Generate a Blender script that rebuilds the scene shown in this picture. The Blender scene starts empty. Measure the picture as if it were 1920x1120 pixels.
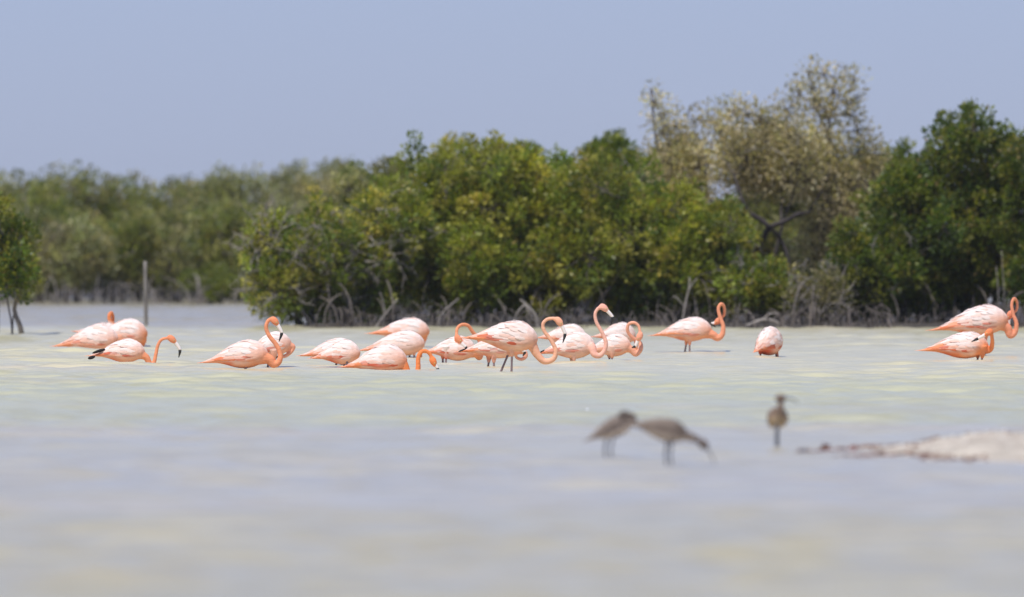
import bpy, math, random
import numpy as np
from mathutils import Vector

# ------------------------------------------------------------------ camera, sky, sun
H = 1.5            # camera height above the water (m)
F = 21333.0        # focal length in pixels of the 1920 px wide photograph (400 mm)
HOR = 438.0        # row of the horizon
scene = bpy.context.scene
C = scene.collection
cam_d = bpy.data.cameras.new('camera'); cam = bpy.data.objects.new('camera', cam_d); C.objects.link(cam)
cam_d.sensor_width = 36; cam_d.lens = 400
cam_d.clip_start = 0.5; cam_d.clip_end = 6000
cam.location = (0, 0, H)
cam.rotation_euler = (math.radians(90) - math.atan((560 - HOR) / F), 0, 0)
cam_d.dof.use_dof = True; cam_d.dof.focus_distance = 126.5; cam_d.dof.aperture_fstop = 2.8
scene.camera = cam

SUN_EL, SUN_AZ = math.radians(62), math.radians(205)
world = bpy.data.worlds.new('World'); scene.world = world; world.use_nodes = True
nt = world.node_tree; bg = nt.nodes['Background']
sky = nt.nodes.new('ShaderNodeTexSky'); sky.sky_type = 'NISHITA'; sky.sun_disc = False
sky.sun_elevation = SUN_EL; sky.sun_rotation = SUN_AZ
sky.air_density = 1.0; sky.dust_density = 0.3; sky.ozone_density = 1.5
tint = nt.nodes.new('ShaderNodeMix'); tint.data_type = 'RGBA'; tint.blend_type = 'MULTIPLY'
tint.inputs['Factor'].default_value = 1.0
tint.inputs['B'].default_value = (0.68, 0.80, 1.42, 1)
nt.links.new(sky.outputs[0], tint.inputs['A']); 
veil = nt.nodes.new('ShaderNodeMix'); veil.data_type = 'RGBA'; veil.inputs['Factor'].default_value = 0.5   # even pale haze over the whole sky
veil.inputs['B'].default_value = (4.05, 4.85, 6.9, 1)
nt.links.new(tint.outputs['Result'], veil.inputs['A']); nt.links.new(veil.outputs['Result'], bg.inputs[0])
bg.inputs[1].default_value = 0.09
sd = bpy.data.lights.new('sun', 'SUN'); sun = bpy.data.objects.new('sun', sd); C.objects.link(sun)
sd.energy = 4.0; sd.angle = math.radians(0.53); sd.color = (1.0, 0.965, 0.91)
sdir = Vector((math.sin(SUN_AZ) * math.cos(SUN_EL), math.cos(SUN_AZ) * math.cos(SUN_EL), math.sin(SUN_EL)))
sun.rotation_euler = sdir.to_track_quat('Z', 'Y').to_euler(); sun.location = (-30, -40, 90)
scene.view_settings.view_transform = 'Standard'; scene.view_settings.look = 'None'
scene.view_settings.gamma = 1; scene.view_settings.use_curve_mapping = False
scene.view_settings.exposure = 0.0

# ------------------------------------------------------------------ helpers
BED = -0.42        # depth of the lagoon floor
def depth(py): return F * H / (py - HOR)          # distance at which the water lies on row py
def P(px, py, D): return ((px - 960) * D / F, D, H - (py - HOR) * D / F)

def tag(o, label=None, cat=None, group=None, kind=None):
    if label: o['label'] = label
    if cat: o['category'] = cat
    if group: o['group'] = group
    if kind: o['kind'] = kind
    return o
def empty(name, loc, rz=0):
    o = bpy.data.objects.new(name, None); C.objects.link(o); o.location = loc
    o.rotation_euler = (0, 0, rz); o.empty_display_size = 0.1
    return o

class MB:
    """collects geometry (and a colour per vertex) and links it as ONE mesh object"""
    def __init__(s): s.v = []; s.f = []; s.c = []; s.n = 0
    def add(s, v, f, col):
        v = np.asarray(v, float); f = [tuple(i + s.n for i in q) for q in f]
        s.v.append(v); s.f += f
        c = np.ones((len(v), 4)); c[:, :3] = np.asarray(col)[..., :3] if np.ndim(col) > 1 else np.asarray(col)[:3]
        s.c.append(c); s.n += len(v)
    def tube(s, pts, rad, sides=6, col=(1, 1, 1), flat=1.0, cap=True):
        pts = [Vector(p) for p in pts]; n = len(pts)
        if np.isscalar(rad): rad = [rad] * n
        V = []; up = Vector((0.13, 0.97, 0.2))
        for i, p in enumerate(pts):
            t = (pts[min(i + 1, n - 1)] - pts[max(i - 1, 0)])
            if t.length < 1e-9: t = Vector((0, 0, 1))
            t.normalize(); a = up - t * up.dot(t)
            if a.length < 1e-3: a = t.orthogonal()
            a.normalize(); b = t.cross(a); up = a
            for k in range(sides):
                w = 2 * math.pi * k / sides
                V.append(p + (a * math.cos(w) * flat + b * math.sin(w)) * rad[i])
        Fc = [(i * sides + k, i * sides + (k + 1) % sides, (i + 1) * sides + (k + 1) % sides, (i + 1) * sides + k)
              for i in range(n - 1) for k in range(sides)]
        if cap: Fc += [tuple(range(sides))[::-1], tuple(range((n - 1) * sides, n * sides))]
        s.add([tuple(v) for v in V], Fc, col)
    def ball(s, c, r, axis=(1, 0, 0), col=(1, 1, 1), seg=12, rings=8):
        """ellipsoid with radii r=(along axis, y, across)"""
        ax = Vector(axis).normalized(); sy = Vector((0, 1, 0)) if abs(ax.y) < .9 else Vector((1, 0, 0)); sy = (sy - ax * ax.dot(sy)).normalized(); sz = ax.cross(sy)
        V = []; c = Vector(c)
        for i in range(rings + 1):
            t = math.pi * i / rings
            for k in range(seg):
                w = 2 * math.pi * k / seg
                V.append(c + ax * (math.cos(t) * r[0]) + sy * (math.sin(t) * math.cos(w) * r[1]) + sz * (math.sin(t) * math.sin(w) * r[2]))
        Fc = [(i * seg + k, i * seg + (k + 1) % seg, (i + 1) * seg + (k + 1) % seg, (i + 1) * seg + k) for i in range(rings) for k in range(seg)]
        s.add([tuple(v) for v in V], Fc, col)
    def build(s, name, mat, parent=None, smooth=True, loc=None):
        me = bpy.data.meshes.new(name); me.from_pydata(np.concatenate(s.v).tolist(), [], s.f); me.update()
        ca = me.color_attributes.new('tint', 'FLOAT_COLOR', 'POINT')
        ca.data.foreach_set('color', np.concatenate(s.c).astype(np.float32).ravel())
        if smooth: me.polygons.foreach_set('use_smooth', [True] * len(me.polygons))
        me.materials.append(mat)
        o = bpy.data.objects.new(name, me); C.objects.link(o)
        if parent: o.parent = parent
        if loc: o.location = loc
        return o

def quads_obj(name, V, col, mat, parent, per=4):
    """V: (n,per,3) array of separate polygons"""
    n = len(V); me = bpy.data.meshes.new(name)
    me.vertices.add(n * per); me.vertices.foreach_set('co', V.astype(np.float32).ravel())
    me.loops.add(n * per); me.loops.foreach_set('vertex_index', np.arange(n * per, dtype=np.int32))
    me.polygons.add(n); me.polygons.foreach_set('loop_start', np.arange(n, dtype=np.int32) * per)
    me.polygons.foreach_set('loop_total', np.full(n, per, dtype=np.int32))
    me.update(calc_edges=True)
    ca = me.color_attributes.new('tint', 'FLOAT_COLOR', 'POINT')
    c = np.ones((n, per, 4), np.float32); c[:, :, :3] = col[:, None, :]
    ca.data.foreach_set('color', c.ravel())
    me.materials.append(mat)
    o = bpy.data.objects.new(name, me); C.objects.link(o); o.parent = parent
    return o

def catmull(pts, n=6):
    pts = [np.array(p, float) for p in pts]; q = [2 * pts[0] - pts[1]] + pts + [2 * pts[-1] - pts[-2]]; out = []
    for i in range(1, len(q) - 2):
        a, b, c, d = q[i - 1:i + 3]
        for k in range(n):
            t = k / n
            out.append(.5 * ((2 * b) + (c - a) * t + (2 * a - 5 * b + 4 * c - d) * t * t + (-a + 3 * b - 3 * c + d) * t ** 3))
    out.append(pts[-1]); return out

def mat(name, rough=0.8, tinted=True, base=(0.5, 0.5, 0.5), noise=None, bump=None, spec=0.3, sheen=0):
    m = bpy.data.materials.new(name); m.use_nodes = True; t = m.node_tree; N = t.nodes; L = t.links
    b = N['Principled BSDF']; b.inputs['Roughness'].default_value = rough
    b.inputs['Specular IOR Level'].default_value = spec
    if sheen: b.inputs['Sheen Weight'].default_value = sheen; b.inputs['Sheen Roughness'].default_value = 0.5
    if tinted:
        a = N.new('ShaderNodeVertexColor'); a.layer_name = 'tint'; src = a.outputs[0]
    else:
        a = N.new('ShaderNodeRGB'); a.outputs[0].default_value = (*base, 1); src = a.outputs[0]
    tc = N.new('ShaderNodeTexCoord')
    if noise:
        sc, amt, stretch = noise
        mp = N.new('ShaderNodeMapping'); mp.inputs['Scale'].default_value = stretch; L.new(tc.outputs['Object'], mp.inputs[0])
        nz = N.new('ShaderNodeTexNoise'); nz.inputs['Scale'].default_value = sc; nz.inputs['Detail'].default_value = 5
        L.new(mp.outputs[0], nz.inputs[0])
        r = N.new('ShaderNodeMapRange'); r.inputs[1].default_value = 0.3; r.inputs[2].default_value = 0.7
        r.inputs[3].default_value = 1 - amt; r.inputs[4].default_value = 1 + amt; L.new(nz.outputs[0], r.inputs[0])
        mx = N.new('ShaderNodeVectorMath'); mx.operation = 'SCALE'
        L.new(src, mx.inputs[0]); L.new(r.outputs[0], mx.inputs['Scale']); src = mx.outputs[0]
    L.new(src, b.inputs['Base Color'])
    if bump:
        sc, dist, stretch = bump
        mp = N.new('ShaderNodeMapping'); mp.inputs['Scale'].default_value = stretch; L.new(tc.outputs['Object'], mp.inputs[0])
        nz = N.new('ShaderNodeTexNoise'); nz.inputs['Scale'].default_value = sc; nz.inputs['Detail'].default_value = 4
        L.new(mp.outputs[0], nz.inputs[0])
        bp = N.new('ShaderNodeBump'); bp.inputs['Distance'].default_value = dist; bp.inputs['Strength'].default_value = 1
        L.new(nz.outputs[0], bp.inputs['Height']); L.new(bp.outputs[0], b.inputs['Normal'])
    return m

M_plume = mat('plumage', 0.75, noise=(22, 0.10, (0.5, 1, 1.6)), bump=(60, 0.004, (0.35, 1, 1)), spec=0.2)
M_bill = mat('bill_horn', 0.35, spec=0.5)
M_leg = mat('leg_skin', 0.6, noise=(30, 0.15, (1, 1, 1)))
M_wood = mat('bark', 0.85, noise=(9, 0.3, (1, 1, 0.35)), bump=(40, 0.006, (1, 1, 0.3)))
M_mud = mat('mud', 0.7, tinted=False, base=(0.065, 0.055, 0.045), noise=(3, 0.35, (1, 1, 1)), bump=(6, 0.03, (1, 1, 1)))
M_weed = mat('wrack', 0.8, noise=(25, 0.3, (1, 1, 1)))
M_foam = mat('foam', 0.6, tinted=False, base=(0.85, 0.85, 0.84))

def leaf_material():
    m = bpy.data.materials.new('leaf'); m.use_nodes = True; t = m.node_tree; N = t.nodes; L = t.links
    b = N['Principled BSDF']; b.inputs['Roughness'].default_value = 0.42; b.inputs['Specular IOR Level'].default_value = 0.45
    a = N.new('ShaderNodeVertexColor'); a.layer_name = 'tint'
    L.new(a.outputs[0], b.inputs['Base Color'])
    tr = N.new('ShaderNodeBsdfTranslucent')
    g = N.new('ShaderNodeVectorMath'); g.operation = 'MULTIPLY'; g.inputs[1].default_value = (1.5, 1.6, 0.7)
    L.new(a.outputs[0], g.inputs[0]); L.new(g.outputs[0], tr.inputs[0])
    mx = N.new('ShaderNodeMixShader'); mx.inputs[0].default_value = 0.42
    L.new(b.outputs[0], mx.inputs[1]); L.new(tr.outputs[0], mx.inputs[2])
    L.new(mx.outputs[0], N['Material Output'].inputs['Surface'])
    return m
M_leaf = leaf_material()

# ------------------------------------------------------------------ water
def water_material():
    m = bpy.data.materials.new('milky_water'); m.use_nodes = True; t = m.node_tree; N = t.nodes; L = t.links
    b = N['Principled BSDF']; b.inputs['Roughness'].default_value = 0.22; b.inputs['IOR'].default_value = 1.33
    tc = N.new('ShaderNodeTexCoord')
    def noise(scale, detail, stretch=(1, 1, 1), dist=0.0):
        mp = N.new('ShaderNodeMapping'); mp.inputs['Scale'].default_value = stretch; L.new(tc.outputs['Object'], mp.inputs[0])
        n = N.new('ShaderNodeTexNoise'); n.inputs['Scale'].default_value = scale; n.inputs['Detail'].default_value = detail
        n.inputs['Distortion'].default_value = dist; L.new(mp.outputs[0], n.inputs[0]); return n.outputs[0]
    sep = N.new('ShaderNodeSeparateXYZ'); L.new(tc.outputs['Object'], sep.inputs[0])
    nb = noise(0.12, 3); off = N.new('ShaderNodeMath'); off.operation = 'MULTIPLY_ADD'
    off.inputs[1].default_value = 14.0; off.inputs[2].default_value = -7.0; L.new(nb, off.inputs[0])
    yy = N.new('ShaderNodeMath'); yy.operation = 'ADD'; L.new(sep.outputs[1], yy.inputs[0]); L.new(off.outputs[0], yy.inputs[1])
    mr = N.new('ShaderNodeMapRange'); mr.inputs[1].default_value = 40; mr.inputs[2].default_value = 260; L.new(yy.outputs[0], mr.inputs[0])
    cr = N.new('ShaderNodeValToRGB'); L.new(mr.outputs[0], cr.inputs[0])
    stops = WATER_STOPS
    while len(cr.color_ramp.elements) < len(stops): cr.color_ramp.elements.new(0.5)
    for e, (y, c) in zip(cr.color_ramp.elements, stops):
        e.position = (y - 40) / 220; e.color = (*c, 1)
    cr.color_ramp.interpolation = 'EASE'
    def mixc(a, bcol, fac_out, lo, hi, amt):
        r = N.new('ShaderNodeMapRange'); r.inputs[1].default_value = lo; r.inputs[2].default_value = hi
        r.inputs[3].default_value = 0; r.inputs[4].default_value = amt; L.new(fac_out, r.inputs[0])
        x = N.new('ShaderNodeMix'); x.data_type = 'RGBA'; L.new(r.outputs[0], x.inputs['Factor'])
        L.new(a, x.inputs['A']); x.inputs['B'].default_value = (*bcol, 1); return x.outputs['Result'], r
    # sandy yellow-green weed patches on the shallow floor, only in the middle shallows
    c1, r1 = mixc(cr.outputs[0], (0.62, 0.58, 0.25), noise(0.55, 5, (0.6, 0.8, 1), 0.4), 0.52, 0.78, 0.17)
    band = N.new('ShaderNodeMapRange'); band.interpolation_type = 'SMOOTHSTEP'
    band.inputs[1].default_value = 86; band.inputs[2].default_value = 95; L.new(yy.outputs[0], band.inputs[0])
    band2 = N.new('ShaderNodeMapRange'); band2.interpolation_type = 'SMOOTHSTEP'
    band2.inputs[1].default_value = 132; band2.inputs[2].default_value = 118; band2.inputs[3].default_value = 0; L.new(yy.outputs[0], band2.inputs[0])
    q = N.new('ShaderNodeMath'); q.operation = 'MULTIPLY'; L.new(band.outputs[0], q.inputs[0]); L.new(band2.outputs[0], q.inputs[1])
    q2 = N.new('ShaderNodeMath'); q2.operation = 'MULTIPLY'; L.new(q.outputs[0], q2.inputs[0]); L.new(r1.outputs[0], q2.inputs[1])
    for l in list(L):
        if l.from_node == r1: pass
    mixnode = c1.node
    for l in list(mixnode.inputs['Factor'].links): L.remove(l)
    L.new(q2.outputs[0], mixnode.inputs['Factor'])
    # slightly pink sand bar areas and general mottling
    c2, _ = mixc(c1, (0.60, 0.49, 0.36), noise(0.25, 4, (0.5, 1, 1)), 0.55, 0.75, 0.35)
    mot = noise(2.2, 6, (0.7, 1, 1))
    r = N.new('ShaderNodeMapRange'); r.inputs[1].default_value = 0.3; r.inputs[2].default_value = 0.7
    r.inputs[3].default_value = 0.93; r.inputs[4].default_value = 1.07; L.new(mot, r.inputs[0])
    sc = N.new('ShaderNodeVectorMath'); sc.operation = 'SCALE'; L.new(c2, sc.inputs[0]); L.new(r.outputs[0], sc.inputs['Scale'])
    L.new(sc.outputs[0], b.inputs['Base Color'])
    bp = N.new('ShaderNodeBump'); bp.inputs['Distance'].default_value = 0.012; bp.inputs['Strength'].default_value = 0.6
    L.new(noise(9, 4, (0.8, 1.2, 1)), bp.inputs['Height']); L.new(bp.outputs[0], b.inputs['Normal'])
    return m
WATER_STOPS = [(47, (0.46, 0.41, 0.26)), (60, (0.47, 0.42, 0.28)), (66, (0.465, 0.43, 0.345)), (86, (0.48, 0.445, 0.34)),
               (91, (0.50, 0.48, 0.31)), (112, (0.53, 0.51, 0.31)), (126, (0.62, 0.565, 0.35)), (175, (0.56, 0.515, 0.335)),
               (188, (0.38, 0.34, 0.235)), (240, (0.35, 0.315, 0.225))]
M_water = water_material()

def vnoise(x, y, seed):
    """smooth value noise on arrays"""
    xi = np.floor(x).astype(np.int64); yi = np.floor(y).astype(np.int64); fx = x - xi; fy = y - yi
    fx = fx * fx * (3 - 2 * fx); fy = fy * fy * (3 - 2 * fy)
    def h(a, b):
        n = (a * 374761393 + b * 668265263 + seed * 1442695041) & 0x7fffffff
        n = ((n ^ (n >> 13)) * 1274126177) & 0x7fffffff
        return ((n ^ (n >> 16)) & 0xffff) / 65535.0
    return (h(xi, yi) * (1 - fx) + h(xi + 1, yi) * fx) * (1 - fy) + (h(xi, yi + 1) * (1 - fx) + h(xi + 1, yi + 1) * fx) * fy

def grid_obj(name, X, Y, Z, m, kind='structure'):
    nr, nc = X.shape; me = bpy.data.meshes.new(name)
    co = np.stack([X, Y, Z], -1).reshape(-1, 3).astype(np.float32)
    me.vertices.add(nr * nc); me.vertices.foreach_set('co', co.ravel())
    i, j = np.meshgrid(np.arange(nr - 1), np.arange(nc - 1), indexing='ij'); a = (i * nc + j)
    q = np.stack([a, a + 1, a + nc + 1, a + nc], -1).reshape(-1, 4).astype(np.int32); n = len(q)
    me.loops.add(n * 4); me.loops.foreach_set('vertex_index', q.ravel())
    me.polygons.add(n); me.polygons.foreach_set('loop_start', np.arange(n, dtype=np.int32) * 4)
    me.polygons.foreach_set('loop_total', np.full(n, 4, dtype=np.int32))
    me.update(calc_edges=True); me.polygons.foreach_set('use_smooth', [True] * n); me.materials.append(m)
    o = bpy.data.objects.new(name, me); C.objects.link(o); tag(o, kind=kind); return o

def waves(X, Y):
    Z = np.zeros_like(X); r = np.random.RandomState(5)
    for k in range(26):
        lam = 0.28 * 1.16 ** (k % 13) ; ang = r.normal(-1.35, 0.55); amp = 0.0028 * (lam / 0.5) ** 0.8
        ph = r.uniform(0, 6.28)
        w = 2 * math.pi / lam * (X * math.cos(ang) + Y * math.sin(ang)) + ph + 2.5 * vnoise(X / 3.1 + k, Y / 3.1, k)
        Z += amp * np.sin(w)
    g = 0.45 + 1.1 * vnoise(X / 6, Y / 9, 77)
    return Z * g
yr = np.concatenate([np.linspace(-60, 38, 12), np.arange(40, 100, 0.16), np.arange(100, 150, 0.11), np.arange(150, 262, 0.22), np.geomspace(262, 3500, 30)])
half = 0.058     # a little more than half the width of view, as x / y
cr_ = np.concatenate([-np.geomspace(half, 30, 14)[::-1][:-1], np.linspace(-half, half, 330), np.geomspace(half, 30, 14)[1:]])
Yg, Cg = np.meshgrid(yr, cr_, indexing='ij'); Xg = Cg * np.maximum(np.abs(Yg), 45)
fade = np.clip((Yg - 35) / 10, 0, 1) * np.clip((270 - Yg) / 20, 0, 1) * np.clip((half * 1.05 - np.abs(Cg)) / 0.004, 0, 1)
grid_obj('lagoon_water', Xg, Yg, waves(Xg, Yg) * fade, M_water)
# lagoon floor under it
M_bed = mat('marl', 0.9, tinted=False, base=(0.42, 0.40, 0.34), noise=(1.5, 0.2, (1, 1, 1)))
bx = np.array([[-900, 900], [-900, 900]], float); by = np.array([[-60, -60], [3500, 3500]], float)
grid_obj('lagoon_floor', bx, by, np.full((2, 2), BED), M_bed)

# ------------------------------------------------------------------ land under the mangroves
def land(name, inside, x0, x1, y0, y1, nx, ny, ztop, seed):
    X, Y = np.meshgrid(np.linspace(x0, x1, nx), np.linspace(y0, y1, ny))
    d = inside(X, Y)                    # metres inland from the shore
    nz = vnoise(X * 1.3, Y * 0.6, seed) * .5 + vnoise(X * 4, Y * 2, seed + 1) * .5
    Z = np.clip(d * 0.12, -0.5, ztop) + (nz - .5) * 0.06
    return grid_obj(name, X, Y, Z, M_mud)
DI = 178.9                              # distance of the near island's shore
xs = lambda px, D: (px - 960) * D / F
land('mangrove_island', lambda X, Y: np.minimum(Y - DI - .5 + (vnoise(X * .9, Y * 0, 3) - .5) * 1.2, (X - xs(545, DI)) * 1.2),
     xs(480, DI), 60, 175, 236.8, 260, 84, 0.07, 11)
land('far_shore', lambda X, Y: Y - 237.5 + (vnoise(X * .7, Y * 0, 4) - .5) * 1.5, -260, 260, 234, 3400, 320, 80, 0.15, 12)

# ------------------------------------------------------------------ trees
def leaf_cloud(rng, centers, outs, per, spread, size, palettes, clump_pal, droop=0.0):
    """leaf-shaped four-cornered blades scattered round the ends of the twigs"""
    n = len(centers) * per
    c = np.repeat(centers, per, 0); o = np.repeat(outs, per, 0)
    d = rng.normal(size=(n, 3)); d /= np.linalg.norm(d, axis=1)[:, None]
    pos = c + d * spread * rng.uniform(.2, 1, (n, 1)) ** .6
    ax = d * .8 + o * .7 + np.array([0, 0, .35 - droop]) + rng.normal(size=(n, 3)) * .35
    ax /= np.linalg.norm(ax, axis=1)[:, None]
    r = rng.normal(size=(n, 3)); sd_ = np.cross(ax, r); sd_ /= np.linalg.norm(sd_, axis=1)[:, None]
    nr = np.cross(ax, sd_)
    L = size * rng.uniform(.65, 1.25, (n, 1)); W = L * rng.uniform(.22, .32, (n, 1))
    V = np.stack([pos, pos + ax * L * .5 + sd_ * W + nr * W * .35, pos + ax * L, pos + ax * L * .5 - sd_ * W + nr * W * .35], 1)
    pal = np.array(palettes)[np.repeat(clump_pal, per)]
    col = pal * rng.uniform(.7, 1.35, (n, 1)) * np.repeat(rng.uniform(.8, 1.2, (len(centers), 1)), per, 0)
    return V, col

GREEN = [(0.264, 0.292, 0.044), (0.192, 0.240, 0.035), (0.330, 0.337, 0.056), (0.146, 0.201, 0.035), (0.383, 0.350, 0.075)]
DARK = [(0.125, 0.167, 0.024), (0.090, 0.133, 0.020), (0.178, 0.202, 0.031), (0.226, 0.225, 0.039), (0.066, 0.104, 0.020)]
OLIVE = [(0.241, 0.250, 0.090), (0.196, 0.213, 0.074), (0.310, 0.299, 0.120), (0.161, 0.189, 0.066), (0.333, 0.305, 0.156)]
BROWN = [(0.508, 0.417, 0.245), (0.411, 0.345, 0.190), (0.605, 0.495, 0.313), (0.326, 0.296, 0.148), (0.650, 0.580, 0.405)]
YELLOW = [(0.184, 0.215, 0.038), (0.156, 0.182, 0.030), (0.221, 0.231, 0.060)]
GREY = (.27, .24, .21); DGREY = (.10, .085, .075); BARK = (.15, .13, .11)

def blob_centers(rng, box, n, taper=.38):
    """lobes filling a rounded crown (x0,x1,z0,z1,depth)"""
    x0, x1, z0, z1, dp = box; out = []
    k = 0
    while len(out) < n and k < 3000:
        k += 1
        x, y, z = rng.uniform(-1, 1, 3)
        prof = 1 - max(0, z) ** 3 * taper
        if abs(x) > prof or abs(y) > prof: continue
        r = rng.uniform(.19, .29) * min(x1 - x0, z1 - z0) * (1.15 if z < .3 else .9)
        cx = (x0 + x1) / 2 + x * ((x1 - x0) / 2 - r * .6); cz = (z0 + z1) / 2 + z * ((z1 - z0) / 2 - r * .9) - .10 * max(z, 0)
        out.append((cx, y * max(dp / 2 - r * .5, .1), cz, r))
    return out

def tree(name, label, cat, group, px, D, x0, x1, top, bot, pal, clumps=330, per=32, leaf=.085, lobes=12, depth_=1.6,
         roots=9, stems=3, seed=0, wood=BARK, sparse=1.0, bare=0, rootcol=GREY, extra_lobes=(), spread=.13, rl=.85, taper=.38, base_z=.04, sprigs=5, dead=.03, limbs=()):
    rng = np.random.RandomState(seed); rr = random.Random(seed); s = F / D
    root = empty(name, (xs(px, D), D, base_z)); tag(root, label, cat, group)
    X = lambda p: (p - px) / s
    Z = lambda p: H - (p - HOR) / s - base_z
    lb = blob_centers(rng, (X(x0), X(x1), Z(bot), Z(top), depth_), lobes, taper)
    for (lx, ly, lr) in extra_lobes: lb.append((X(lx), rng.uniform(-.3, .3), Z(ly), lr / s))
    trunk = MB()
    # stems
    joints = []
    for k in range(stems):
        bxk = rr.uniform(-.25 * min(1, rl + .2), .25) * (X(x1) - X(x0)); byk = rr.uniform(-.3, .3) * depth_
        tgt = lb[rr.randrange(len(lb))]
        p0 = (bxk, byk, -0.15); p3 = (tgt[0], tgt[1], max(tgt[2], Z(bot) + .2))
        mid = [(bxk + (p3[0] - bxk) * t + rr.uniform(-.1, .1), byk + (p3[1] - byk) * t + rr.uniform(-.1, .1), p0[2] + (p3[2] - p0[2]) * t) for t in (.25, .5, .75)]
        pts = catmull([p0] + mid + [p3], 3); r0 = rr.uniform(.035, .055)
        trunk.tube(pts, list(np.linspace(r0, .014, len(pts))), 6, wood); joints += pts[4:]
    for lim in limbs:
        pts = catmull([(X(a), yo, Z(b)) for a, b, yo in lim[0]], 4)
        trunk.tube(pts, list(np.linspace(lim[1], lim[2], len(pts))), 7, lim[3]); joints += pts[2:]
    J = np.array(joints)
    for (x, y, z, r) in lb:
        j = J[np.argmin(((J - (x, y, z)) ** 2).sum(1) + np.where(J[:, 2] > z, 1.0, 0))]
        m1 = (np.array((x, y, z)) + j) / 2 + rng.uniform(-.08, .08, 3)
        trunk.tube(catmull([j, m1, (x, y, z)], 3), list(np.linspace(.018, .009, 7)), 5, wood)
    # twigs and clumps
    vol = np.array([b[3] ** 1.7 for b in lb]); pick = rng.choice(len(lb), clumps, p=vol / vol.sum())
    L = np.array(lb)[pick]; d = rng.normal(size=(clumps, 3)); d /= np.linalg.norm(d, axis=1)[:, None]
    rad = L[:, 3:4] * (rng.uniform(.3, 1.0, (clumps, 1)) ** .5) * rng.uniform(.85, 1.1, (clumps, 1)); ltone = rng.uniform(.72, 1.22, len(lb))[pick]; ldry = rng.rand(len(lb))[pick]
    cen = L[:, :3] + d * rad
    for _ in range(sprigs):             # a few shoots that break the outline
        k = rng.choice(np.argsort(-cen[:, 2])[:max(sprigs * 4, 20)]); top_z = cen[:, 2].max()
        cen[k, 2] = min(cen[k, 2] + rng.uniform(.03, .14), top_z + .05); cen[k, 0] += rng.uniform(-.1, .1)
    cen[:, 2] = np.maximum(cen[:, 2], .10)
    stepw = 1 if bare else 2
    for k in range(0, clumps, stepw):
        a = L[k, :3]; b = cen[k]; m1 = (a + b) / 2 + rng.uniform(-.04, .04, 3)
        trunk.tube([tuple(a), tuple(m1), tuple(b)], [.008, .006, .003], 3, wood, cap=False)
    for k in range(bare):               # leafless grey twigs on the outside
        l = lb[rng.randint(len(lb))]; dd = rng.normal(size=3); dd[1] = -abs(dd[1]); dd /= np.linalg.norm(dd)
        p = np.array(l[:3]) + dd * l[3] * .8; q = p.copy(); pts = [p.copy()]
        for _ in range(4):
            dd += rng.normal(size=3) * .45; dd /= np.linalg.norm(dd); q = q + dd * rng.uniform(.06, .14); pts.append(q.copy())
        trunk.tube(pts, [.011, .009, .007, .005, .003], 4, GREY, cap=False)
        for t in (1, 2, 3):
            e = pts[t] + rng.normal(size=3) * .12
            trunk.tube([pts[t], (pts[t] + e) / 2 + rng.normal(size=3) * .02, e], [.006, .005, .002], 3, GREY, cap=False)
    trunk.build('trunk', M_wood, root)
    keep = rng.rand(clumps) < sparse; cen = cen[keep]; dk = d[keep]
    cp = rng.choice(len(pal), len(cen)); 
    V, col = leaf_cloud(rng, cen, dk, per, spread, leaf, pal, cp)
    col *= np.repeat(ltone[keep], per)[:, None]; dry = np.repeat(ldry[keep] > .8, per); col[dry] *= np.array((1.12, 1.0, .95) if pal is not BROWN else (1.0, 1.0, 1.0))
    mask = rng.rand(len(V)) < dead; col[mask] = np.array((.30, .22, .08)) * rng.uniform(.6, 1.3, (mask.sum(), 1))
    V = V[V[:, :, 2].min(1) > -.02 - base_z + .02] if False else V
    quads_obj('crown', V, col[:len(V)], M_leaf, root)['kind'] = 'stuff'
    # arching prop roots, each one a part
    for k in range(roots):
        a = rr.uniform(0, 6.28); w = (X(x1) - X(x0)) * .5
        sx = rr.uniform(-w * rl, w * .85); sy = rr.uniform(-.6, .3) * depth_ * .8; hh = rr.uniform(.35, .75)
        ex = sx + rr.uniform(-.35, .35); ey = sy - rr.uniform(.0, .5)
        r = MB(); pts = catmull([(sx, sy, hh), (sx + (ex - sx) * .45, sy + (ey - sy) * .45, hh * .86), (sx + (ex - sx) * .85, sy + (ey - sy) * .85, hh * .45), (ex, ey, -.2)], 3)
        r0 = rr.uniform(.007, .018); cc = np.array(rootcol) * rr.uniform(.6, 1.25)
        r.tube(pts, [r0 * rr.uniform(.85, 1.1) for _ in pts], 5, cc); 
        if rr.random() < .5:
            b0 = pts[5]; r.tube([b0, b0 + np.array((rr.uniform(-.12, .12), -.05, -.15)), b0 + np.array((rr.uniform(-.2, .2), -.1, -b0[2] - .15))], r0 * .7, 4, cc)
        r.build('root', M_wood, root)
    return root

def thicket(name, x0, x1, D0, D1, n, hmax, seed, col=GREY):
    """tangle of arching thin roots and shoots at the water's edge, in uneven bunches"""
    rr = random.Random(seed); m = MB(); k = 0
    while k < n:
        D = rr.uniform(D0, D1); x = xs(rr.uniform(x0, x1), D)
        g = vnoise(np.array([x * 1.9]), np.array([D * .7]), seed)[0]
        if rr.random() > (g * 1.5 - .25): continue
        k += 1; h = hmax * rr.uniform(.2, 1) ** 1.3 * (.35 + g); dx = rr.gauss(0, .55) * h; dy = rr.uniform(-.3, .3)
        c = np.array(col) * rr.uniform(.35, 1.5); r = rr.choice((.005, .006, .008, .013))
        m.tube(catmull([(x + dx, D + dy, -.08), (x + dx * .9, D + dy, h * .4), (x + dx * .5, D, h * .8), (x - dx * .2, D + .1, h)], 2), [r, r, r * .9, r * .8, r * .8, r * .7, r * .6], 3, c, cap=False)
    o = m.build(name, M_wood); return o

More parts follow.
